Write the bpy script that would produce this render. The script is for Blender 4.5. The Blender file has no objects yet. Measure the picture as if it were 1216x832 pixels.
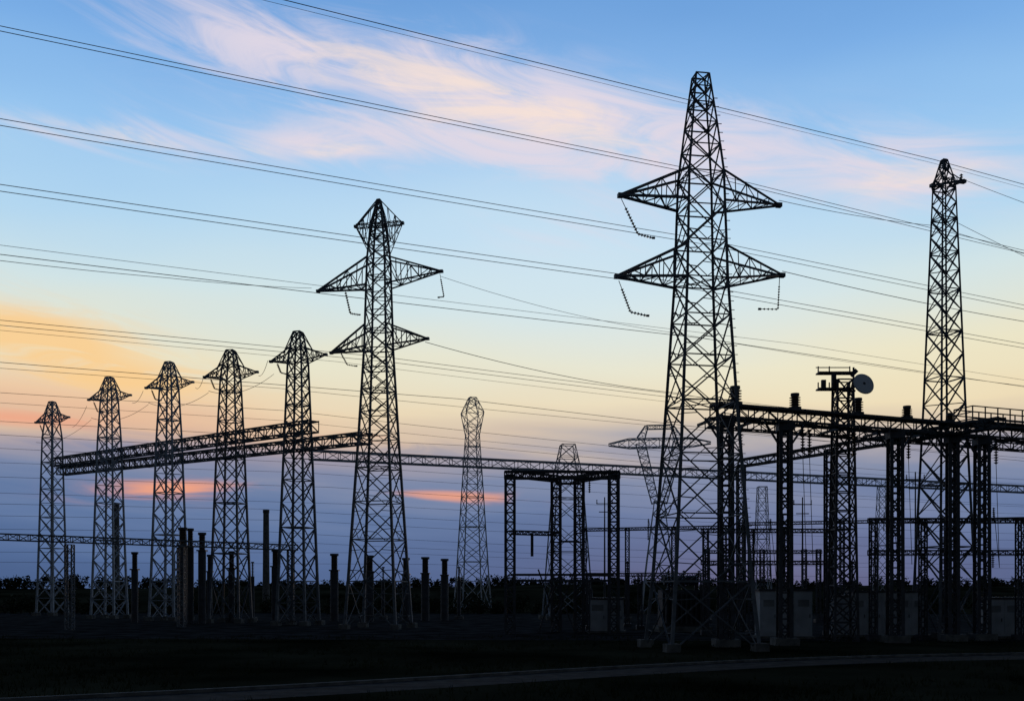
import bpy, math, random
from mathutils import Vector, Matrix
random.seed(7)
S = bpy.context.scene
F = 1216.0; HZ = 700.0; CH = 3.0     # survey scale: camera focal length, horizon line, eye height (m)

def X(px, D): return (px-608.0)*D/F
def Z(py, D): return CH+(HZ-py)*D/F
def W(n, D): return n*D/F

def lin(c):
    o=[]
    for v in c:
        v/=255.0
        o.append(v/12.92 if v<=0.04045 else ((v+0.055)/1.055)**2.4)
    return (o[0],o[1],o[2],1.0)

# ---------------------------------------------------------------- materials
def mat(name, col, rough=0.7, metal=0.0, nscale=3.0, var=0.35, bump=0.0, col2=None, spec=0.5):
    m=bpy.data.materials.new(name); m.use_nodes=True
    nt=m.node_tree; b=nt.nodes['Principled BSDF']
    tc=nt.nodes.new('ShaderNodeTexCoord')
    n=nt.nodes.new('ShaderNodeTexNoise'); n.inputs['Scale'].default_value=nscale; n.inputs['Detail'].default_value=4
    nt.links.new(tc.outputs['Object'],n.inputs['Vector'])
    r=nt.nodes.new('ShaderNodeValToRGB')
    r.color_ramp.elements[0].position=0.35; r.color_ramp.elements[1].position=0.68
    c2=col2 or tuple(min(1,c*(1+var)) for c in col)
    r.color_ramp.elements[0].color=(*[c*(1-var) for c in col],1)
    r.color_ramp.elements[1].color=(*c2,1)
    nt.links.new(n.outputs['Fac'],r.inputs['Fac']); nt.links.new(r.outputs['Color'],b.inputs['Base Color'])
    b.inputs['Roughness'].default_value=rough; b.inputs['Metallic'].default_value=metal
    b.inputs['Specular IOR Level'].default_value=spec
    if bump>0:
        bp=nt.nodes.new('ShaderNodeBump'); bp.inputs['Strength'].default_value=bump
        n2=nt.nodes.new('ShaderNodeTexNoise'); n2.inputs['Scale'].default_value=nscale*6; n2.inputs['Detail'].default_value=4
        nt.links.new(tc.outputs['Object'],n2.inputs['Vector'])
        nt.links.new(n2.outputs['Fac'],bp.inputs['Height']); nt.links.new(bp.outputs['Normal'],b.inputs['Normal'])
    return m
STEEL=mat('galvanised_steel',(0.16,0.18,0.21),0.65,0.2,2.0,0.3)
STEEL2=mat('haze_paled_steel',(0.42,0.46,0.52),0.8,0.0,2.0,0.2)  # distant towers and girder: air haze painted in as a paler steel colour
STEEL3=mat('far_haze_paled_steel',(0.62,0.66,0.72),0.85,0.0,2.0,0.12)  # farthest towers: palest steel, its colour stands in for thicker haze
DARK=mat('painted_steel',(0.06,0.068,0.085),0.6,0.2,2.0,0.3)
WIREM=mat('aluminium_conductor',(0.2,0.2,0.22),0.6,0.2,1.0,0.2)
CERA=mat('brown_porcelain',(0.05,0.03,0.025),0.35,0.0,4.0,0.2)
CONC=mat('concrete',(0.17,0.17,0.165),0.95,0,2.0,0.3,0.2,spec=.1)
PAINT=mat('grey_paint',(0.45,0.48,0.52),0.6,0,1.2,0.15)
DISHM=mat('white_paint',(0.8,0.83,0.86),0.5,0,1.2,0.06)
LEAF=mat('foliage',(0.04,0.05,0.03),0.95,0,0.6,0.5,spec=.05)
BARK=mat('bark',(0.05,0.04,0.035),0.9,0,3,0.4,spec=.05)
ASPH=mat('asphalt',(0.045,0.045,0.047),0.95,0,1.5,0.35,0.1,spec=.05)
GRASSM=mat('grass_blades',(0.035,0.045,0.018),0.95,0,0.25,0.5,spec=.02)

# ---------------------------------------------------------------- mesh builder
TH=1.0
class MB:
    def __init__(s): s.v=[]; s.f=[]; s.m=[]
    def ring(s,pa,pb,mi):
        n=len(pa); b=len(s.v); s.v+=pa+pb
        for i in range(n):
            j=(i+1)%n; s.f.append((b+i,b+j,b+n+j,b+n+i)); s.m.append(mi)
        s.f.append(tuple(b+i for i in reversed(range(n)))); s.m.append(mi)
        s.f.append(tuple(b+n+i for i in range(n))); s.m.append(mi)
    @staticmethod
    def basis(a,b):
        d=(b-a)
        if d.length<1e-6: d=Vector((0,0,1))
        d=d.normalized()
        r=Vector((0,0,1)) if abs(d.z)<0.9 else Vector((0,1,0))
        u=d.cross(r).normalized(); v=u.cross(d).normalized()
        return d,u,v
    def bar(s,a,b,w,h=None,mi=0):
        a=Vector(a);b=Vector(b);h=h or w;d,u,v=s.basis(a,b)
        o=[u*w/2+v*h/2,u*-w/2+v*h/2,u*-w/2-v*h/2,u*w/2-v*h/2]
        s.ring([a+q for q in o],[b+q for q in o],mi)
    def ang(s,a,b,w,mi=0,flip=1):     # rolled-steel angle section
        w=w*(0.62 if w<0.16 else 0.72)*TH
        a=Vector(a);b=Vector(b);d,u,v=s.basis(a,b); u=u*flip
        t=w*0.22; k=w*0.4
        pr=[(0,0),(w,0),(w,t),(t,t),(t,w),(0,w)]
        o=[u*(x-k)+v*(y-k) for x,y in pr]
        s.ring([a+q for q in o],[b+q for q in o],mi)
    def cyl(s,a,b,r0,r1=None,n=8,mi=0):
        a=Vector(a);b=Vector(b);r1=r0 if r1 is None else r1;d,u,v=s.basis(a,b)
        c=[u*math.cos(6.28318*i/n)+v*math.sin(6.28318*i/n) for i in range(n)]
        s.ring([a+q*r0 for q in c],[b+q*r1 for q in c],mi)
    def box(s,c,sx,sy,sz,mi=0):
        x,y,z=c; s.bar((x,y,z-sz/2),(x,y,z+sz/2),sx,sy,mi)
    def truss(s,a,b,w0,h0,w1=None,h1=None,leg=0.1,br=0.06,panel=None,xx=False,mi=0):
        a=Vector(a);b=Vector(b);w1=w1 or w0;h1=h1 or h0
        d,u,v=s.basis(a,b);L=(b-a).length
        n=max(2,int(round(L/(panel or max(w0,h0)))))
        def cor(t):
            p=a.lerp(b,t);w=(w0+(w1-w0)*t)/2;h=(h0+(h1-h0)*t)/2
            return [p+u*w+v*h,p-u*w+v*h,p-u*w-v*h,p+u*w-v*h]
        C=[cor(i/n) for i in range(n+1)]
        for k in range(4): s.ang(C[0][k],C[n][k],leg,mi)
        for i in range(n+1):
            for k in range(4): s.ang(C[i][k],C[i][(k+1)%4],br,mi)
        for i in range(n):
            for k in range(4):
                k2=(k+1)%4
                if xx or i%2==0: s.ang(C[i][k],C[i+1][k2],br,mi)
                if xx or i%2==1: s.ang(C[i][k2],C[i+1][k],br,mi)
    def insul(s,a,b,r=0.13,n=9,mi=1):
        a=Vector(a);b=Vector(b);s.cyl(a,b,r*0.3,n=6,mi=mi)
        for i in range(n):
            p=a.lerp(b,(i+0.35)/n);q=a.lerp(b,(i+0.75)/n);s.cyl(p,q,r,r*0.45,10,mi)
    def obj(s,name,mats,loc=(0,0,0),rz=0,parent=None):
        me=bpy.data.meshes.new(name);me.from_pydata([tuple(p) for p in s.v],[],s.f)
        for m in mats: me.materials.append(m)
        me.polygons.foreach_set('material_index',s.m);me.update()
        o=bpy.data.objects.new(name,me);S.collection.objects.link(o)
        o.location=loc;o.rotation_euler=(0,0,rz)
        if parent: o.parent=parent
        return o

# ---------------------------------------------------------------- lattice tower
def body(mb,prof,k=0.95,leg=0.18,br=0.09,secondary=True):
    """prof: list of (z, halfwidth) bottom->top"""
    lev=[prof[0]]
    for (z0,w0),(z1,w1) in zip(prof,prof[1:]):
        n=max(1,int(round((z1-z0)/(k*(w0+w1)))))
        r=(max(w1,0.05)/max(w0,0.05))**(1.0/n)
        hs=[r**i for i in range(n)];t=sum(hs);acc=0
        for i in range(n):
            acc+=hs[i]/t; lev.append((z0+(z1-z0)*acc,w0+(w1-w0)*acc))
    def c(z,w): return [Vector((w,w,z)),Vector((-w,w,z)),Vector((-w,-w,z)),Vector((w,-w,z))]
    zt=prof[-1][0]
    for i in range(len(lev)-1):
        A=c(*lev[i]);B=c(*lev[i+1]);tap=1-0.45*lev[i][0]/zt
        for j in range(4):
            j2=(j+1)%4
            mb.ang(A[j],B[j],leg*tap)
            mb.ang(A[j],B[j2],br*(0.6+0.4*tap));mb.ang(A[j2],B[j],br*(0.6+0.4*tap),flip=-1)
            if i>0 and (secondary or i%2==0): mb.ang(A[j],A[j2],br*(0.6+0.4*tap))
            if secondary and lev[i][1]>0.95:
                m=(A[j]+A[j2]+B[j]+B[j2])/4
                q1=A[j].lerp(m,0.5);q2=A[j2].lerp(m,0.5)
                mb.ang(q1,A[j].lerp(B[j],0.27),br*0.6);mb.ang(q2,A[j2].lerp(B[j2],0.27),br*0.6)
                r1=B[j].lerp(m,0.5);r2=B[j2].lerp(m,0.5)
                mb.ang(r1,A[j].lerp(B[j],0.73),br*0.6);mb.ang(r2,A[j2].lerp(B[j2],0.73),br*0.6)
                if i>0: mb.ang(q1,(A[j]+A[j2])/2,br*0.6);mb.ang(q2,(A[j]+A[j2])/2,br*0.6)
        if i%3==1: mb.ang(A[0],A[2],br*0.7);mb.ang(A[1],A[3],br*0.7)
    T=c(*lev[-1])
    for j in range(4): mb.ang(T[j],T[(j+1)%4],br)
    # concrete stub footings
    for p in c(*lev[0]): mb.box((p.x,p.y,0.1),0.7,0.7,0.6,2)
def hw(prof,z):
    for (z0,w0),(z1,w1) in zip(prof,prof[1:]):
        if z0<=z<=z1: return w0+(w1-w0)*(z-z0)/(z1-z0)
    return prof[-1][1] if z>prof[-1][0] else prof[0][1]
def arm(mb,prof,side,L,zb,zt,ztip,n=4,ch=0.11,br=0.06):
    wb=hw(prof,zb);wt=hw(prof,zt);tip=Vector((side*L,0,ztip))
    for sy in (1,-1):
        b0=Vector((side*wb,sy*wb,zb));t0=Vector((side*wt,sy*wt,zt))
        tp=tip+Vector((0,sy*0.08,0))
        mb.ang(b0,tp,ch);mb.ang(t0,tp,ch);mb.ang(b0,t0,ch)
        for i in range(n):
            u0=i/n;u1=(i+1)/n
            bb0=b0.lerp(tp,u0);bb1=b0.lerp(tp,u1);tt0=t0.lerp(tp,u0);tt1=t0.lerp(tp,u1)
            if i>0: mb.ang(bb0,tt0,br)
            if i<n-1:
                mb.ang(bb0,tt1,br) if i%2 else mb.ang(tt0,bb1,br)
    for i in range(n):
        u0=i/n;u1=(i+1)/n
        l0=Vector((side*wb,wb,zb)).lerp(tip,u0);r0=Vector((side*wb,-wb,zb)).lerp(tip,u0)
        l1=Vector((side*wb,wb,zb)).lerp(tip,u1);r1=Vector((side*wb,-wb,zb)).lerp(tip,u1)
        mb.ang(l0,r0,br);mb.ang(l0,r1,br) if i%2 else mb.ang(r0,l1,br)
    mb.box((tip.x,0,tip.z),0.26,0.28,0.2)
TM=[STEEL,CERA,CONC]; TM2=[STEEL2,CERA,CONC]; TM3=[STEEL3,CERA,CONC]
def ladder(mb,prof,z0,z1):
    z=z0
    while z<z1:
        w=hw(prof,z);mb.bar((w,-w,z),(w+0.22,-w-0.02,z),0.03);z+=0.45

# ---- large suspension pylon, right of centre
D=52.0; yw=math.radians(9); cf=math.cos(yw)+math.sin(yw)
def P(lst,D,cf): return [(max(0.0,Z(y,D)),W(h,D)/cf) for y,h in lst]
pr=P([(770.2,60),(690,52),(480,37),(335,28),(210,24),(150,17),(90,9)],D,cf)
mb=MB();body(mb,pr,0.8,0.26,0.115)
for s in (1,-1):
    arm(mb,pr,s,W(97,D)/math.cos(yw),Z(244,D),Z(208,D),Z(238,D),5,0.16,0.08)
    arm(mb,pr,s,W(101,D)/math.cos(yw),Z(336,D),Z(297,D),Z(333,D) if s<0 else Z(322,D),5,0.16,0.08)
ladder(mb,pr,3,28)
def hang(mb,p,dx,dz,run,r=0.11):
    p=Vector(p);m=p+Vector((dx*0.25,0,dz*0.25));q=p+Vector((dx,0,dz))
    mb.cyl(p,m,0.02,n=5);mb.insul(m,q,r,9);e=q+Vector((run,0.1,-0.12 if run>0 else 0))
    mb.insul(q,e,r*0.9,5)
    mb.cyl(e,e+Vector((0.15,0,0)),0.06,n=6)
L=W(97,D);hang(mb,(-L,0,Z(242,D)),W(20,D),-W(40,D),W(18,D),0.09)
hang(mb,(-W(100,D),0,Z(338,D)),W(14,D),-W(36,D),W(20,D),0.09)
hang(mb,(W(99,D),0,Z(325,D)),-W(2,D),-W(38,D),-W(24,D),0.06)
mb.obj('transmission_pylon',TM,(X(832,D),D,0),yw)

# ---- pylon, centre left
D=80.0; yw=math.radians(-12); cf=math.cos(yw)+abs(math.sin(yw))
pr=P([(745.6,37),(690,33),(520,22),(415,16),(310,13),(268,9),(237,2)],D,cf)
mb=MB();body(mb,pr,0.85,0.28,0.135)
for s in (1,-1):
    arm(mb,pr,s,W(29,D),Z(300,D),Z(238,D),Z(267,D),3,0.12,0.07)
    arm(mb,pr,s,W(77,D),Z(340,D),Z(307,D),Z(341 if s<0 else 327,D),5,0.17,0.1)
    arm(mb,pr,s,W(60,D),Z(413,D),Z(387,D),Z(416 if s<0 else 405,D),4,0.17,0.1)
mb.truss((-W(28,D),0,Z(267,D)),(W(28,D),0,Z(267,D)),0.3,0.3,leg=0.1,br=0.06)
hang(mb,(-W(44,D),0,Z(336,D)),W(8,D),-W(34,D),W(10,D),0.11)
hang(mb,(W(75,D),0,Z(329,D)),W(5,D),-W(28,D),-W(8,D),0.08)
hang(mb,(-W(50,D),0,Z(413,D)),W(10,D),-W(18,D),W(10,D),0.08)
mb.obj('transmission_pylon',TM,(X(450,D),D,0),yw)

# ---- slender mast tower, far right
D=65.0; yw=math.radians(15); cf=math.cos(yw)+abs(math.sin(yw))
pr=P([(756,33),(690,29),(480,20),(225,11),(212,9),(190,3)],D,cf)
mb=MB();body(mb,pr,0.9,0.26,0.13,False)
arm(mb,pr,1,W(27,D),Z(220,D),Z(208,D),Z(213,D),3,0.12,0.07)
arm(mb,pr,-1,W(16,D),Z(224,D),Z(208,D),Z(222,D),2,0.12,0.07)
mb.bar((-W(16,D),0,Z(222,D)),(W(28,D),0,Z(211,D)),0.16,0.12)
mb.insul((W(24,D),0,Z(212,D)),(W(24,D),0,Z(204,D)),0.12,3)
mb.obj('transmission_pylon',TM,(X(1121,D),D,0),yw)

# ---- row of gantry towers on the left
row=[(62,477,120,24),(130,448,108,27),(201,430,100,31),(274,416,94,33),(354,394,87,36)]
for i,(px,ty,D,aw) in enumerate(row):
    yw=math.radians([-18,-10,-14,-9,-16][i]);cf=math.cos(yw)+abs(math.sin(yw))
    base=HZ+CH*F/D; s=aw/31.0
    ay=ty+25*s
    pr=P([(base,20*s),(690,18*s),(520,12.5*s),(ay+6*s,9.5*s),(ay-8*s,7.5*s),(ty,4.5*s)],D,cf)
    mb=MB();body(mb,pr,0.95,0.28,0.155,False)
    for sd in (1,-1):
        arm(mb,pr,sd,W(aw,D),Z(ay+6*s,D),Z(ay-9*s,D),Z(ay+(0 if sd>0 else 4),D),4,0.15,0.09)
        for sy in (1,-1): mb.ang((sd*W(4.5*s,D)/cf,sy*W(4.5*s,D)/cf,Z(ty,D)),(sd*W(aw*0.55,D),0,Z(ay-4*s,D)),0.11)
    hang(mb,(-W(aw*0.8,D),0,Z(ay+4,D)),W(6,D),-W(14,D),W(6,D),0.1)
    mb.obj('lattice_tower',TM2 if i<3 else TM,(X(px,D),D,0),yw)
def gbeam(name,a,b,w,h,leg,br,panel=None,xx=False,m=None):
    mb=MB();mb.truss(a,b,w,h,leg=leg,br=br,panel=panel,xx=xx)
    return mb.obj(name,[m or STEEL])
gbeam('gantry_beam',(X(66,120),120,Z(549,120)),(X(372,86),86,Z(506,86)),1.1,0.9,0.2,0.13,1.3)
gbeam('gantry_beam',(X(66,120),121.5,Z(558,120)),(X(435,80),80,Z(520,80)),1.1,0.8,0.2,0.13,1.3)
# long distant girder, centre to right
mb=MB()
a=Vector((X(368,110),110,Z(540,110)));b=Vector((X(1260,150),150,Z(583,150)))
mb.truss(a,b,1.1,0.95,leg=0.2,br=0.125,panel=1.6)
for px,D in ((1048,140),(905,133)):
    pr=[(0,1.1),(Z(575,D)-0.3,0.55)]
    sub=MB();body(sub,pr,1.2,0.2,0.11,False)
    o=len(mb.v);mb.v+=[v+Vector((X(px,D),D,0)) for v in sub.v];mb.f+=[tuple(i+o for i in f) for f in sub.f];mb.m+=[0]*len(sub.f)
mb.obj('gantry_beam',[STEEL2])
# low girder on the left
mb=MB()
mb.truss((X(-60,72),72,Z(635,72)),(X(352,89),89,Z(650,89)),0.6,0.45,leg=0.13,br=0.09,panel=0.75)
for t in (0.02,0.3,0.62,0.98):
    p=Vector((X(-60,72),72,0)).lerp(Vector((X(352,89),89,0)),t)
    mb.truss((p.x,p.y,0),(p.x,p.y,6.4),0.5,0.5,leg=0.14,br=0.08)
mb.obj('gantry_beam',[STEEL])

# ---- distant waisted tower
D=150.0;yw=math.radians(20);cf=math.cos(yw)+abs(math.sin(yw))
pr=P([(HZ+CH*F/D,23),(690,20),(560,11.5),(517,8.5),(490,14),(472,5)],D,cf)
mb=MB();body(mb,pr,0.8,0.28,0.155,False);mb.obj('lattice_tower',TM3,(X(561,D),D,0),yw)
# ---- distant flat-topped pylon behind the bus portal
D=105.0;pr=P([(HZ+CH*F/D,30),(565,17),(528,9)],D,1.15)
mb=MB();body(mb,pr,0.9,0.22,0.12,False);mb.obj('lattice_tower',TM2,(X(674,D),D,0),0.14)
# ---- distant cat-head pylon
D=130.0;mb=MB()
pr=P([(HZ+CH*F/D,25),(690,21),(595,7)],D,1.2);body(mb,pr,0.95,0.26,0.14,False)
zw=Z(597,D);zt=Z(526,D)
for s in (1,-1):
    mb.truss((s*0.5,0,zw),(s*W(22,D),0,zt),0.9,0.9,1.2,1.2,leg=0.2,br=0.12)
    mb.truss((0,0,zt),(s*W(36,D),0,zt),1.3,1.1,leg=0.18,br=0.11)
    mb.truss((s*W(36,D),0,zt),(s*W(60,D),0,zt-0.1),1.3,1.1,0.3,0.25,leg=0.17,br=0.1)
    mb.truss((s*W(22,D),0,zt+0.5),(s*W(15,D),0,Z(506,D)),1.0,1.0,0.4,0.4,leg=0.17,br=0.1)
mb.truss((-W(15,D),0,Z(507,D)),(W(15,D),0,Z(507,D)),0.5,0.5,leg=0.15,br=0.1)
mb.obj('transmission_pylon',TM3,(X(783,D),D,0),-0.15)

# ---- bus portal frame (centre)
D=70.0;mb=MB()
x0=X(606,D);x1=X(729,D);y0=D;y1=D+7.0
zt=Z(564,D)
for x in (x0,x1): mb.truss((x,y0,0),(x,y0,zt),0.6,0.6,leg=0.26,br=0.12,panel=0.65)
xb0=X(658,y1);xb1=X(684,y1)
for x in (xb0,xb1): mb.truss((x,y0+3.2,0),(x,y0+3.2,zt+0.05),0.6,0.6,leg=0.26,br=0.12,panel=0.65)
mb.truss((x0-0.4,y0,zt),(x1+0.4,y0,zt),0.5,0.45,leg=0.2,br=0.1,panel=0.7)
mb.truss((x0,y0,zt+0.1),(xb0,y0+3.2,zt+0.1),0.4,0.4,leg=0.17,br=0.09)
mb.truss((x1,y0,zt+0.1),(xb1,y0+3.2,zt+0.1),0.4,0.4,leg=0.17,br=0.09)
mb.truss((xb0,y0+3.2,zt),(xb1,y0+3.2,zt),0.5,0.5,leg=0.17,br=0.09)
for zz in (Z(682,D),Z(689,D)): mb.bar((x0,y0,zz),(x1,y0,zz),0.16,0.16)
mb.truss((x0,y0,Z(632,D)),(xb0,y0+1.6,Z(632,D)),0.25,0.25,leg=0.14,br=0.07)
mb.bar((xb0+0.2,y0+3.2,Z(640,D)),(xb1,y0+3.2,Z(640,D)),0.14)
for px in (700,):
    mb.insul((X(px,D),y0,zt-0.3),(X(px,D),y0,zt-1.2),0.11,6)
    mb.cyl((X(px,D),y0,Z(689,D)),(X(px,D),y0,0),0.06)
mb.cyl((X(632,D),y0+.5,Z(632,D)),(X(632,D),y0+.5,Z(660,D)),0.1)
for p,q in ((655,685),(640,668)):
    mb.bar((X(p,D),y0+2,0),(X(q,D),y0+2,Z(675,D)),0.1)
    mb.bar((X(q,D),y0+2,0),(X(p,D),y0+2,Z(675,D)),0.1)
mb.obj('busbar_portal',[DARK,CERA])

# ---- main substation gantry on the right
G0=Vector((X(850,54),54,0));G1=Vector((35.0,63.9,0));GZ=Z(488,54)
def gpos(px):
    q=(px-608)/F;d=G1-G0
    s=(G0.y*q-G0.x)/(d.x-d.y*q);return G0+d*s
root=bpy.data.objects.new('substation_gantry',None);S.collection.objects.link(root)
mb=MB()
e0=gpos(848);e1=G1
mb.truss((e0.x,e0.y,GZ),(e1.x,e1.y,GZ),0.8,0.65,leg=0.2,br=0.1,panel=0.95)
mb.bar((e0.x,e0.y,GZ+0.38),(e1.x,e1.y,GZ+0.38),0.7,0.08)
off=Vector((-1.2,3.2,0))
mb.truss((e0.x+off.x+1.5,e0.y+off.y,GZ-0.1),(e1.x+off.x,e1.y+off.y,GZ-0.1),0.6,0.5,leg=0.15,br=0.09,panel=0.95)
for px in (858,905,960,1010,1063,1110,1165):
    g=gpos(px);mb.bar((g.x,g.y,GZ-0.2),(g.x+off.x*.6,g.y+off.y,GZ-0.2),0.12,0.14)
mb.truss((X(873,76),76,GZ-0.1),(X(1190,57),57,GZ-0.1),0.6,0.5,leg=0.17,br=0.1,panel=0.95)
mb.obj('girders',[DARK],parent=root)
mb=MB()
for px,w,dz in ((862,0.62,0),(932,0.6,0),(1063,0.66,0),(1131,0.5,0),(1166,0.64,0),(1240,0.6,0)):
    g=gpos(px)
    mb.truss((g.x,g.y,0),(g.x,g.y,GZ-0.35),w,w,w*0.9,w*0.9,leg=0.28,br=0.12,panel=0.7)
    mb.bar((g.x,g.y,GZ-0.8),(g.x,g.y,GZ-0.4),w+0.2,w+0.2)
    for s in (1,-1): mb.bar((g.x+s*1.2,g.y+s*0.5,GZ-0.4),(g.x+s*0.25,g.y+s*0.12,GZ-1.7),0.09)
    mb.bar((g.x,g.y,0),(g.x,g.y,0.4),1.3,1.3,1)
for px,D in ((880,74),(985,66)):
    mb.truss((X(px,D),D,0),(X(px,D),D,GZ-0.4),0.5,0.5,leg=0.18,br=0.1,panel=0.8)
mb.obj('columns',[DARK,CONC],parent=root)
mb=MB()
def post_ins(x,y,z,h,r):
    mb.cyl((x,y,z),(x,y,z+0.15),r*1.1,n=12);mb.cyl((x,y,z),(x,y,z+h),r*0.6,n=12,mi=1)
    mb.insul((x,y,z+0.1),(x,y,z+h),r,5);mb.cyl((x,y,z+h),(x,y,z+h+0.15),r*0.75,n=12)
for px,h,r in ((873,0.85,0.36),(944,0.75,0.32),(1077,0.6,0.3),(1019,0.8,0.3),(1128,0.4,.25)):
    g=gpos(px);post_ins(g.x,g.y,GZ+0.4,h,r)
for px in (893,968,976,1030,1095,1150,1200):
    g=gpos(px);mb.insul((g.x-0.4,g.y+1,GZ-0.4),(g.x-0.4,g.y+1,GZ-1.7),0.15,8)
    mb.cyl((g.x-0.4,g.y+1,GZ-1.7),(g.x-0.2,g.y+1,4.5),0.02,n=5)
mb.obj('insulators',[DARK,CERA],parent=root)
mb=MB()
c=gpos(1155);zp=GZ+0.75
for k in range(9):
    p=c+(G1-G0).normalized()*k*1.0
    mb.bar((p.x,p.y,GZ+0.4),(p.x,p.y,zp+0.75),0.06);mb.bar((p.x-.5,p.y+1.4,GZ+0.4),(p.x-.5,p.y+1.4,zp+0.75),0.06)
d8=(G1-G0).normalized()*8.0
for zz in (zp,zp+0.4,zp+0.75):
    mb.bar((c.x,c.y,zz),(c.x+d8.x,c.y+d8.y,zz),0.06);mb.bar((c.x-.5,c.y+1.4,zz),(c.x-.5+d8.x,c.y+1.4+d8.y,zz),0.06)
    mb.bar((c.x,c.y,zz),(c.x-.5,c.y+1.4,zz),0.06)
mb.bar((c.x-.25,c.y+.7,zp-0.1),(c.x-.25+d8.x,c.y+.7+d8.y,zp-0.1),1.4,0.08)
mb.obj('platform',[DARK],parent=root)

# ---- communication mast with dish, rising through the gantry
D=60.0;mb=MB()
mx=X(1001,D);zt=Z(452,D)
mb.truss((0,0,0),(0,0,zt),1.35,1.35,0.9,0.9,leg=0.2,br=0.12,panel=1.1,xx=True)
for zz in (Z(443,D),Z(462,D)):
    mb.bar((-1.5,0,zz),(0.5,0,zz),0.7,0.08)
    for x in (-1.45,-0.8,0.4): mb.bar((x,0,zz),(x,0,zz+0.4),0.06)
mb.bar((-1.5,0.3,Z(441,D)+.3),(0.5,0.3,Z(441,D)+.3),0.05)
for x,h in ((-1.2,0.5),(-0.6,0.9)): mb.bar((x,-0.2,Z(462,D)),(x,-0.2,Z(462,D)+h),0.25,0.2)
mb.cyl((0.62,0,zt-2.6),(0.62,0,Z(436,D)),0.06);mb.bar((0,0,zt-0.6),(0.7,-.1,zt-0.6),0.1)
mb.bar((0,0,zt-2.2),(0.7,0,zt-2.2),0.1)
mb.bar((0.45,-.1,Z(446,D)),(0.75,-.1,Z(440,D)),0.25)
n=28;dc=Vector((W(20,D),-0.35,Z(459,D)));ax=Vector((0.2,-0.93,0.28)).normalized()
u=ax.cross(Vector((0,0,1))).normalized();v=u.cross(ax);R=0.62
rings=[]
for k in range(6):
    r=R*k/5;dep=0.2*(k/5)**2;st=len(mb.v)
    for i in range(n):
        a=6.28318*i/n;mb.v.append(dc+u*math.cos(a)*max(r,0.01)+v*math.sin(a)*max(r,0.01)+ax*dep)
    rings.append(st)
for k in range(5):
    for i in range(n):
        j=(i+1)%n;mb.f.append((rings[k]+i,rings[k]+j,rings[k+1]+j,rings[k+1]+i));mb.m.append(3)
# radome cover slightly proud of the bowl
st=len(mb.v);mb.cyl(dc+ax*0.2,dc+ax*0.27,R+0.03,R-0.02,n,3)
mb.cyl(dc-ax*0.3,dc+ax*0.02,0.12,0.2,10,0);mb.cyl(dc+ax*.27,dc+ax*0.3,0.09,0.07,10,0)
mb.bar(dc-ax*0.2,(0.62,0,dc.z),0.1)
mb.obj('communication_mast',[DARK,CERA,CONC,DISHM],(mx,D,0),0)

# ---- low bus support frames
def frame(name,pxs,D0,D1,ztop,levels,w=0.3,ins=()):
    mb=MB();n=len(pxs);pp=[]
    for i,px in enumerate(pxs):
        d=D0+(D1-D0)*i/max(1,n-1);x=X(px,d);pp.append((x,d))
        mb.truss((x,d,0),(x,d,ztop),w,w,leg=w*0.42,br=w*0.22,panel=w*1.4)
        mb.bar((x,d,0),(x,d,0.3),w*2,w*2)
    for z in levels:
        mb.truss((pp[0][0]-.3,pp[0][1],z),(pp[-1][0]+.3,pp[-1][1],z),w*0.7,w*0.7,leg=w*0.4,br=w*0.2,panel=w*1.3)
    for px in ins:
        t=(px-pxs[0])/(pxs[-1]-pxs[0]);d=D0+(D1-D0)*t;x=X(px,d)
        mb.insul((x,d,levels[0]),(x,d,levels[0]+0.8),0.11,7);mb.insul((x,d+.1,levels[-1]),(x,d+.1,levels[-1]-0.9),0.11,7)
        mb.cyl((x,d,levels[0]+.8),(x+.4,d+.1,levels[-1]-0.9),0.02,n=5)
    return mb.obj(name,[DARK,CERA])
frame('busbar_frame',[1037,1096,1211,1290],62,62,Z(616,62),[Z(618,62),Z(656,62)],0.36,(1060,1180))
frame('busbar_frame',[838,892,934,984],68,68,Z(628,68),[Z(630,68),Z(668,68)],0.32,(915,))
frame('busbar_frame',[694,745,800,860],84,80,Z(628,84),[Z(629,84)],0.3,(770,))
frame('busbar_frame',[840,905,955,972],95,95,Z(652,95),[Z(655,95)],0.36)
frame('busbar_frame',[880,1000,1120,1240],100,92,Z(618,100),[Z(622,100)],0.36,(930,1050))
frame('busbar_frame',[700,760,830],78,78,Z(680,78),[Z(682,78)],0.3)

# ---- posts, poles, chimneys on the yard
def post(px,ty,D,r,kind):
    mb=MB();z=Z(ty,D)
    if kind=='ins':
        mb.cyl((0,0,0),(0,0,z-1.3),r*0.9,n=10);mb.insul((0,0,z-1.3),(0,0,z),r,9);mb.cyl((0,0,z),(0,0,z+0.12),r*0.8,n=10)
        mb.bar((0,0,0),(0,0,0.35),r*4,r*4,2)
        mb.obj('post_insulator',[DARK,CERA,CONC],(X(px,D),D,0))
    elif kind=='arr':
        mb.cyl((0,0,0),(0,0,z-1.6),r*1.1,n=12);mb.box((0,0,z-1.6),r*2.5,r*2.5,0.12)
        mb.cyl((0,0,z-1.6),(0,0,z-0.1),r*0.8,n=12,mi=1);mb.insul((0,0,z-1.6),(0,0,z-0.15),r*1.1,10);mb.cyl((0,0,z-0.2),(0,0,z),r*1.15,n=12)
        mb.obj('surge_arrester',[DARK,CERA,CONC],(X(px,D),D,0))
    else:
        mb.cyl((0,0,0),(0,0,z),r*1.3,r,12,2);mb.cyl((0,0,z-0.5),(0,0,z),r*1.15,r*1.15,12,0)
        mb.obj('chimney_stack',[DARK,CERA,CONC],(X(px,D),D,0))
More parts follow.
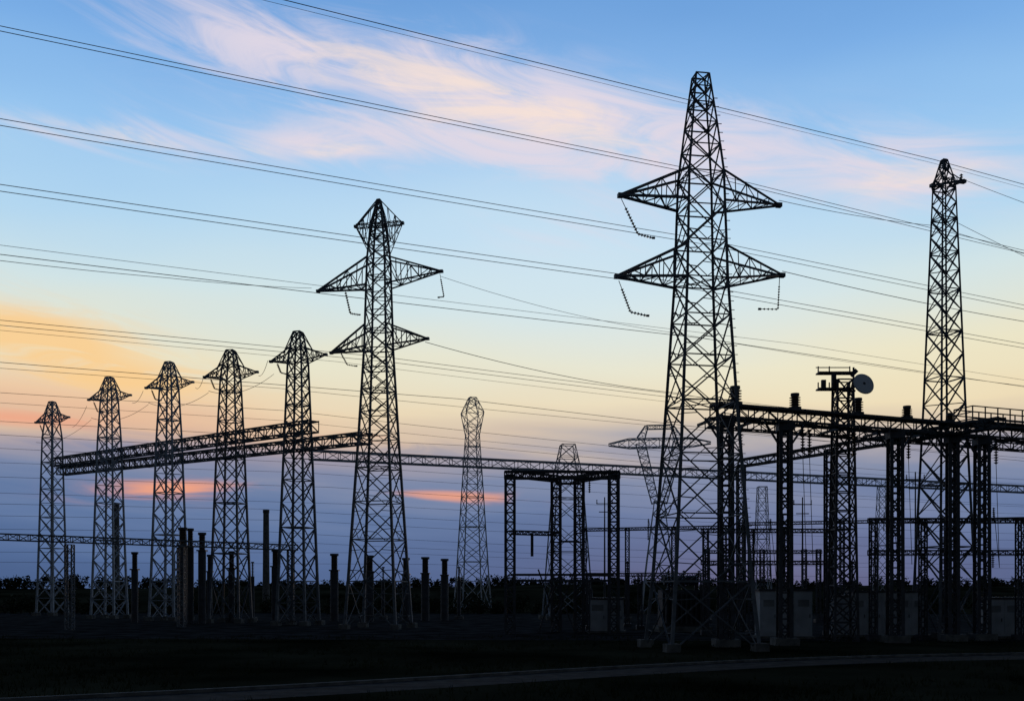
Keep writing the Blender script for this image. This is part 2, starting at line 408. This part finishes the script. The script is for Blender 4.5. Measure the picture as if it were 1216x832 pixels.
for px,ty,D,r in ((160,655,94,0.28),(217,626,90,0.36),(226,627,92,0.28),(240,632,91,0.32),(275,654,96,0.28),(397,657,98,0.36),
                  (439,659,98,0.36),(482,662,100,0.34),(505,661,100,0.36),(528,663,100,0.34),(249,658,96,0.24),(327,652,96,0.33)):
    post(px,ty,D,r,'arr')
for px,ty,D,r in ((206,642,100,0.2),(455,674,105,0.2),(545,674,105,0.22),(300,668,100,0.2),(745,668,100,.2),(1012,668,75,.2),(880,672,80,.2)):
    post(px,ty,D,r,'ins')
for px,ty,D,r in ((138,597,160,0.45),(316,605,160,0.45)): post(px,ty,D,r,'stk')
for px,ty,D in ((1087,560,110),(953,590,112),(718,590,125)):
    mb=MB();mb.cyl((0,0,0),(0,0,Z(ty,D)),0.13,0.07,8);mb.bar((-1,0,Z(ty,D)-.8),(1,0,Z(ty,D)-.8),0.1);mb.bar((-.7,0,Z(ty,D)-1.8),(.7,0,Z(ty,D)-1.8),0.1)
    for s in (-1,1): mb.insul((s*.95,0,Z(ty,D)-.8),(s*.95,0,Z(ty,D)-.3),0.12,3)
    mb.obj('utility_pole',[DARK,CERA],(X(px,D),D,0))

# ---- cabinets
def cabinet(px,D,w,h,dp):
    mb=MB();mb.box((0,0,h/2+0.15),w,dp,h);mb.box((0,0,h+0.2),w+0.2,dp+0.2,0.12,1);mb.box((0,0,0.07),w+0.3,dp+0.3,0.16,2)
    n=max(2,int(w/0.9))
    for i in range(n):
        x=-w/2+w*(i+0.5)/n
        mb.box((x,-dp/2-0.012,h/2+0.15),w/n-0.1,0.03,h-0.3,0)
        for k in range(6): mb.box((x,-dp/2-0.035,h*0.72+k*0.07),w/n-0.4,0.02,0.03,1)
        mb.box((x+w/n*0.35,-dp/2-0.05,h/2),0.04,0.05,0.2,1)
    mb.obj('switchgear_cabinet',[PAINT,DARK,CONC],(X(px,D),D,0),random.uniform(-.1,.1))
for px,D,w,h,dp in ((930,64,3.2,2.8,1.6),(1050,66,4.6,2.7,2),(1000,66,1.3,2.4,1.2),(720,72,2.4,2.2,1.4),(1195,64,3,2.3,1.4)):
    cabinet(px,D,w,h,dp)
# ---- power transformer with radiators and bushings
mb=MB()
mb.box((0,0,1.7),3.2,1.8,2.6);mb.box((0,0,0.2),3.8,2.4,0.4,2)
for k in range(9): mb.box((-1.4+k*0.35,-1.15,1.7),0.08,0.5,2.1)
mb.cyl((-1.3,0.2,3.7),(1.2,0.2,3.7),0.35,n=14);mb.bar((-1,0.2,3),(-1,0.2,3.5),0.12);mb.bar((1,0.2,3),(1,0.2,3.5),0.12)
for k in range(3): mb.insul((-1+k,-0.4,3.0),(-1.1+k*1.1,-0.6,4.4),0.17,8)
mb.obj('power_transformer',[DARK,CERA,CONC],(X(810,74),74,0),0.05)

# ---------------------------------------------------------------- power lines
dv=Vector((0.8987,0.4386,0))
def wire(y0,Y0,r,tow,sag=0.5,sag2=1.0,off=(0,0)):
    P0=Vector((-0.5*Y0,Y0,Z(y0,Y0)))+Vector((0,off[0],off[1]))
    pts=[];T0=-85.0*Y0/40;T0=max(T0,-Y0*2.2);T2=tow+190
    s0=4*(0-T0)/(tow-T0)*(1-(0-T0)/(tow-T0))*sag
    n=26
    for i in range(n+1):
        u=i/n;t=T0+(tow-T0)*u;p=P0+dv*t;p.z+=s0-4*u*(1-u)*sag;pts.append(p)
    for i in range(1,n+1):
        u=i/n;t=tow+(T2-tow)*u;p=P0+dv*t;p.z+=s0-4*u*(1-u)*sag2*1.2;pts.append(p)
    cu=bpy.data.curves.new('power_line','CURVE');cu.dimensions='3D';cu.bevel_depth=r*0.75;cu.bevel_resolution=0
    sp=cu.splines.new('POLY');sp.points.add(len(pts)-1)
    for q,p in zip(sp.points,pts): q.co=(*p,1)
    cu.materials.append(WIREM);o=bpy.data.objects.new('power_line',cu);S.collection.objects.link(o)
wire(-84,41.7,0.028,53,0.4,0.6)
wire(-80,41.7,0.014,53,0.4,0.6,(0.3,0.05))
for y in (31,37): wire(y,38,0.021,32,0.4,1.0)
for y in (141,149): wire(y,38,0.02,32,0.4,0.8)
for y in (219,227): wire(y,38.5,0.02,32,0.5,0.8)
wire(291,60,0.019,60,0.6,0.8);wire(302,38,0.019,32,0.4,.7)
for y in (380,386): wire(y,68,0.026,27,0.4,1.0)
wire(392,80,0.02,27,0.4,1.0)
for y,Y0,r in ((430,70,.024),(437,95,.024),(466,95,.024),(478,100,.02),(500,98,.024),(516,110,.024),(532,112,.022),(549,110,.02),
             (566,120,.024),(585,110,.02),(598,120,.024),(612,112,.02),(628,125,.024),(641,110,.018),(655,120,.02),(667,110,.018)):
    wire(y,Y0,r*1.15,30+random.uniform(-5,20),random.uniform(.4,1.6),random.uniform(.6,1.8))
def cable(pts,r,sag=0.0,name='power_line'):
    cu=bpy.data.curves.new(name,'CURVE');cu.dimensions='3D';cu.bevel_depth=r*0.85;cu.bevel_resolution=0
    for a,b in zip(pts,pts[1:]):
        a=Vector(a);b=Vector(b);sp=cu.splines.new('POLY');sp.points.add(16)
        for i in range(17):
            u=i/16;p=a.lerp(b,u);p.z-=4*u*(1-u)*sag;sp.points[i].co=(*p,1)
    cu.materials.append(WIREM);o=bpy.data.objects.new(name,cu);S.collection.objects.link(o)
def pt(px,py,D): return (X(px,D),D,Z(py,D))
cable([pt(925,238,52),pt(1110,268,65),pt(1330,330,72)],0.018,0.15)
cable([pt(1146,214,65),pt(1330,280,70)],0.02,0.1)
cable([pt(1132,262,65),pt(1320,352,70)],0.02,0.1)
cable([pt(929,322,52),pt(1330,398,70)],0.022,0.3)
cable([pt(505,406,80),pt(800,466,100),pt(1330,545,130)],0.03,0.5)
cable([pt(523,328,80),pt(800,395,95),pt(1330,470,120)],0.02,0.5)
cable([pt(370,342,80),pt(200,330,60),pt(-150,290,45)],0.018,0.1)
for i in range(4):   # droppers from row towers to the beams
    px,ty,D,aw=row[i];px2,ty2,D2,aw2=row[i+1]
    cable([pt(px+aw,ty+30,D),pt(px2-aw2,ty2+34,D2)],0.025,0.4)
    cable([pt(px-aw*.8,ty+48,D),pt(px2-aw2*.8,ty2+50,D2)],0.025,0.8)

# ---------------------------------------------------------------- ground, road, vegetation
def sheet(name,vs,fs,m):
    me=bpy.data.meshes.new(name);me.from_pydata(vs,[],fs);me.materials.append(m);me.update()
    o=bpy.data.objects.new(name,me);S.collection.objects.link(o);return o
gm=mat('field_ground',(0.022,0.027,0.015),1.0,0,0.12,0.6,0.3,(0.05,0.05,0.032),spec=0.0)
sheet('ground',[(-4000,-500,0),(4000,-500,0),(4000,4500,0),(-4000,4500,0)],[(0,1,2,3)],gm)
yard=mat('gravel',(0.045,0.045,0.045),1.0,0,0.6,0.5,0.2,spec=0.0)
sheet('gravel_yard',[(-75,66,0.004),(70,57,0.004),(90,125,0.004),(-85,135,0.004)],[(0,1,2,3)],yard)
cl=[(-60,13),(-25,21.5),(-9.7,28),(5,38),(14,43),(24,46),(40,48.5),(70,50),(140,52)]
def smooth(c,n=8):
    out=[]
    for i in range(len(c)-1):
        p0=c[max(i-1,0)];p1=c[i];p2=c[i+1];p3=c[min(i+2,len(c)-1)]
        for k in range(n):
            t=k/n;out.append(tuple(0.5*((2*p1[j])+(-p0[j]+p2[j])*t+(2*p0[j]-5*p1[j]+4*p2[j]-p3[j])*t*t+(-p0[j]+3*p1[j]-3*p2[j]+p3[j])*t**3) for j in (0,1)))
    out.append(c[-1]);return out
cl=smooth(cl)
def strip(c,o0,o1,z0,z1=None):
    vs=[];fs=[]
    for i,p in enumerate(c):
        q=Vector(c[min(i+1,len(c)-1)])-Vector(c[max(i-1,0)]);q.normalize();nn=Vector((-q.y,q.x))
        a=Vector(p)+nn*o0;b=Vector(p)+nn*o1
        vs+=[(a.x,a.y,z0),(b.x,b.y,z0)] if z1 is None else [(a.x,a.y,z0),(a.x,a.y,z1),(b.x,b.y,z1),(b.x,b.y,z0)]
    k=2 if z1 is None else 4
    for i in range(len(c)-1):
        for j in range(k-1): fs.append((k*i+j,k*i+j+1,k*(i+1)+j+1,k*(i+1)+j))
    return vs,fs
v_,f_=strip(cl,-1.3,1.3,0.008);sheet('road',v_,f_,ASPH)
v_,f_=strip(cl,1.3,1.48,0.0,0.11);sheet('road_kerb',v_,f_,CONC)
# low earth ridge behind the yard
nx,ny=160,6;vs=[];fs=[]
for j in range(ny+1):
    for i in range(nx+1):
        x=-320+640*i/nx;y=165+16*j
        prf=math.sin(math.pi*j/ny)**.7 if 0<j<ny else 0
        h=(3.7+0.35*math.sin(x*.021+1)+0.2*math.sin(x*.09)+random.uniform(-.12,.12))*prf
        vs.append((x,y,h-0.02))
for j in range(ny):
    for i in range(nx):
        a=j*(nx+1)+i;fs.append((a,a+1,a+nx+2,a+nx+1))
sheet('hill',vs,fs,gm)

def leafmass(name,plants,leaf):
    mbt=MB()
    for (x,y,z0,h,r,nc,nl) in plants:
        mbt.cyl((x,y,z0-.3),(x+random.uniform(-.2,.2),y,z0+h*0.6),r*0.09,r*0.04,6,1)
        for k in range(nc):
            a=random.uniform(0,6.28);rr=random.uniform(0,r*0.8)
            cx=x+math.cos(a)*rr;cy=y+math.sin(a)*rr*0.8;cz=z0+random.uniform(h*0.1,h*0.85);cr=random.uniform(.25,.5)*r
            if k%2==0: mbt.cyl((x,y,z0+h*0.2),(cx,cy,cz),r*0.03,r*0.012,4,1)
            for i in range(nl):
                d=Vector((random.gauss(0,1),random.gauss(0,1),random.gauss(0,1)));d.normalize()
                p=Vector((cx,cy,cz))+d*cr*random.random()**0.4*1.05;p.z=max(0.1,p.z)
                s=leaf*random.uniform(.5,1.2)
                e1=Vector((random.uniform(-1,1),random.uniform(-1,1),random.uniform(-1,1)))*s
                e2=Vector((random.uniform(-1,1),random.uniform(-1,1),random.uniform(-1,1)))*s
                b=len(mbt.v);mbt.v+=[p,p+e1,p+e1*.6+e2,p+e2*.7];mbt.f.append((b,b+1,b+2,b+3));mbt.m.append(0)
    return mbt.obj(name,[LEAF,BARK])
pl=[]
for i in range(260):
    x=-150+300*i/260+random.uniform(-1.5,1.5);y=random.uniform(205,222)
    hh=1.5+1.3*(0.5+0.5*math.sin(x*0.06+1))*random.uniform(.3,1.1)+random.uniform(-.3,.5)
    pl.append((x,y,3.1,hh,random.uniform(1.3,2.6),7,34))
leafmass('distant_tree_line',pl,0.4)
pl=[]
for i in range(230):
    x=-70+150*i/230+random.uniform(-1,1);y=random.uniform(126,146)
    pl.append((x,y,0,random.uniform(1.2,2.6),random.uniform(1.0,1.9),5,34))
leafmass('hedge',pl,0.28)
# grass tufts in foreground
mb=MB()
cp=[Vector(p) for p in cl]
for i in range(8000):
    y=22+44*random.random()**1.2;x=random.uniform(-0.62,0.62)*y
    if min((Vector((x,y))-c).length for c in cp)<2.3: continue
    if math.sin(x*.35+y*.2)+math.sin(y*.5-x*.13)<random.uniform(-1.5,1.2): continue
    hgt=random.uniform(.06,.28)
    for k in range(3):
        bx=x+random.uniform(-.14,.14);by=y+random.uniform(-.12,.12);lean=random.uniform(-.12,.12);b=len(mb.v)
        mb.v+=[Vector((bx-.014,by,0)),Vector((bx+.014,by,0)),Vector((bx+lean,by+random.uniform(-.1,.1),hgt))]
        mb.f.append((b,b+1,b+2));mb.m.append(0)
mb.obj('grass',[GRASSM])

# ---------------------------------------------------------------- world: dusk sky
w=bpy.data.worlds.new('World');S.world=w;w.use_nodes=True
try:
    w.cycles.sampling_method='MANUAL';w.cycles.sample_map_resolution=256
except Exception as e: print(e)
nt=w.node_tree;nt.nodes.clear();NN=nt.nodes.new;LK=nt.links.new
def M(op,a,b=None,c=None,clamp=False):
    n=NN('ShaderNodeMath');n.operation=op;n.use_clamp=clamp
    for i,x in enumerate((a,b,c)):
        if x is None: continue
        if isinstance(x,(int,float)): n.inputs[i].default_value=x
        else: LK(x,n.inputs[i])
    return n.outputs[0]
def mix(f,a,b,mode='MIX'):
    n=NN('ShaderNodeMixRGB');n.blend_type=mode
    for i,x in enumerate((f,a,b)):
        if isinstance(x,(int,float)): n.inputs[i].default_value=x
        elif isinstance(x,tuple): n.inputs[i].default_value=x
        else: LK(x,n.inputs[i])
    return n.outputs[0]
def smst(x,a,b):
    n=NN('ShaderNodeMapRange');n.interpolation_type='SMOOTHSTEP';LK(x,n.inputs[0])
    n.inputs[1].default_value=a;n.inputs[2].default_value=b;n.inputs[3].default_value=0;n.inputs[4].default_value=1
    return n.outputs[0]
tc=NN('ShaderNodeTexCoord');sx=NN('ShaderNodeSeparateXYZ');LK(tc.outputs['Generated'],sx.inputs[0])
az=M('MULTIPLY',M('ARCTAN2',sx.outputs[0],sx.outputs[1]),57.2958)
el=M('MULTIPLY',M('ARCSINE',sx.outputs[2]),57.2958)
def noise(ax_,ay_,scale,detail=6,rough=.55,seed=0.0,tilt=0.0,dist=0.0):
    ct,st=math.cos(math.radians(tilt)),math.sin(math.radians(tilt))
    a=M('ADD',M('MULTIPLY',az,ct),M('MULTIPLY',el,st));b=M('SUBTRACT',M('MULTIPLY',el,ct),M('MULTIPLY',az,st))
    cx=NN('ShaderNodeCombineXYZ');LK(M('MULTIPLY',a,ax_*scale),cx.inputs[0]);LK(M('ADD',M('MULTIPLY',b,ay_*scale),seed),cx.inputs[1])
    n=NN('ShaderNodeTexNoise');n.noise_dimensions='2D';n.inputs['Scale'].default_value=1;n.inputs['Detail'].default_value=detail
    n.inputs['Roughness'].default_value=rough;n.inputs['Distortion'].default_value=dist
    LK(cx.outputs[0],n.inputs['Vector']);return n.outputs['Fac']
n1=noise(.05,.22,1,2,.5,3.0);n2=noise(.03,.3,1.6,4,.55,9.0,-4)
low=M('MULTIPLY',smst(el,14,4),M('SUBTRACT',n2,.5))
e2=M('ADD',el,M('ADD',M('MULTIPLY',M('SUBTRACT',n1,.5),2.5),M('MULTIPLY',low,5.0)))
fac=M('DIVIDE',e2,40.0,clamp=True)
rp=NN('ShaderNodeValToRGB');LK(fac,rp.inputs[0]);cr=rp.color_ramp
stops=[(0,(72,96,138)),(2,(80,106,150)),(4.2,(96,120,162)),(6.0,(118,134,168)),(7.4,(156,154,170)),(8.6,(208,188,170)),(10.2,(236,218,184)),
       (12.5,(234,230,204)),(15.5,(210,229,232)),(19,(180,216,242)),(23,(150,197,241)),(27,(122,174,231)),(31,(102,155,217)),(39,(50,84,140))]
while len(cr.elements)<len(stops): cr.elements.new(0.5)
for e,(p,c) in zip(cr.elements,stops): e.position=p/40.0
for e,(p,c) in zip(cr.elements,stops): e.color=lin(c)
col=rp.outputs[0]
def blob(a0,e0,rx,ry,tilt=0):
    ct,st=math.cos(math.radians(tilt)),math.sin(math.radians(tilt))
    a=M('MULTIPLY_ADD',el,st/rx,M('MULTIPLY_ADD',az,ct/rx,-(a0*ct+e0*st)/rx))
    b=M('MULTIPLY_ADD',el,ct/ry,M('MULTIPLY_ADD',az,-st/ry,-(e0*ct-a0*st)/ry))
    r2=M('MULTIPLY_ADD',a,a,M('MULTIPLY',b,b));return M('POWER',0.3679,r2)
col=mix(M('MULTIPLY',blob(17,11.5,14,3),.4),col,lin((248,230,178)))
col=mix(M('MULTIPLY',blob(4,18,15,6.5,-8),.5),col,lin((218,236,246)))
col=mix(M('MULTIPLY',blob(-22,9.3,12,1.6,-4),.65),col,lin((240,186,148)))
def cloudlayer(col,blobs,c,nz,lo,hi,amt):
    acc=None
    for b in blobs:
        g=M('MULTIPLY',blob(*b[:5]),b[5]);acc=g if acc is None else M('ADD',acc,g)
    acc=M('MINIMUM',acc,1.0)
    d=smst(M('ADD',nz,M('MULTIPLY',M('SUBTRACT',acc,.5),.3)),lo,hi)
    return mix(M('MULTIPLY',M('MULTIPLY',d,acc),amt,clamp=True),col,c)
wisp=noise(.085,.42,1.25,7,.62,1.0,-12,.9);wisp2=noise(.10,.6,1.3,7,.62,5.0,-6,.8)
upper=[(-15,27.3,9,2.6,-14,.8),(-5,26.3,8,2.4,-12,.9),(4,24.8,8,2.2,-14,.9),(12,22.8,9,1.9,-8,.85),(22,20.6,5,1.9,-4,1.0),
       (-21,22.6,6.5,1.0,2,.7),(-11,23,5,1.0,6,.85),(1,23,7,1.4,0,.6),(5,19.6,7,1.6,5,.55)]
col=cloudlayer(col,upper,lin((228,218,230)),wisp,.34,.8,.92)
col=cloudlayer(col,[(-6,26.2,7,1.5,-12,1),(3,24.6,7,1.2,-14,1),(-21,22.5,6,.6,2,.7),(22,20.4,5,1.2,-4,.8),(-10,22.8,4,.5,4,.9)],lin((250,228,216)),wisp2,.40,.8,.85)
col=cloudlayer(col,[(-25,12.6,6,1.7,-6,1.2),(-20,10.8,6,.8,0,.7)],lin((252,208,146)),wisp2,.30,.62,.92)
glow=noise(.11,.9,1,6,.6,33,-3,.6)
col=cloudlayer(col,[(-20,7.4,8,.7,0,.8),(-4,7.6,9,.6,-3,.6),(11,8.0,7,.5,2,.5),(24,7.4,7,.8,0,.7)],lin((124,136,168)),wisp2,.36,.66,.75)
col=cloudlayer(col,[(-18.5,5.3,3.8,.6,3,1.1),(-3,5.2,4.4,.38,-2,.9),(-8,8.5,5,.4,0,.6),(-26,8.6,5,.4,0,.8)],lin((242,164,132)),glow,.34,.64,.95)
ca=M('ABSOLUTE',M('SUBTRACT',az,4.0))
fade=M('MAXIMUM',M('SUBTRACT',1.0,smst(ca,36,95)),.13)
fade=M('MULTIPLY',fade,M('MAXIMUM',M('SUBTRACT',1.0,smst(el,33,55)),.22))
vm=NN('ShaderNodeVectorMath');vm.operation='SCALE';LK(col,vm.inputs[0]);LK(fade,vm.inputs['Scale'])
b1=NN('ShaderNodeBackground');LK(vm.outputs[0],b1.inputs[0]);b1.inputs[1].default_value=0.98
sk=NN('ShaderNodeTexSky');sk.sky_type='NISHITA';sk.sun_disc=False;sk.sun_elevation=math.radians(1.5);sk.sun_rotation=math.radians(14)
b2=NN('ShaderNodeBackground');LK(sk.outputs[0],b2.inputs[0]);b2.inputs[1].default_value=0.002
ad=NN('ShaderNodeAddShader');LK(b1.outputs[0],ad.inputs[0]);LK(b2.outputs[0],ad.inputs[1])
ou=NN('ShaderNodeOutputWorld');LK(ad.outputs[0],ou.inputs[0])

sd=bpy.data.lights.new('sun','SUN');sd.energy=0.12;sd.angle=math.radians(0.5);sd.color=(1,.72,.5)
so=bpy.data.objects.new('sun',sd);S.collection.objects.link(so)
az0,el0=math.radians(14),math.radians(1.5)
dirv=Vector((math.sin(az0)*math.cos(el0),math.cos(az0)*math.cos(el0),math.sin(el0)))
so.rotation_euler=dirv.to_track_quat('Z','Y').to_euler()

cd=bpy.data.cameras.new('camera');cd.lens=36;cd.sensor_width=36;cd.sensor_fit='HORIZONTAL';cd.shift_y=(HZ-416)/F;cd.clip_end=9000;cd.clip_start=0.1
co=bpy.data.objects.new('camera',cd);S.collection.objects.link(co);co.location=(0,0,CH);co.rotation_euler=(math.pi/2,0,0)
S.camera=co
S.view_settings.view_transform='Standard';S.view_settings.look='None';S.view_settings.exposure=0
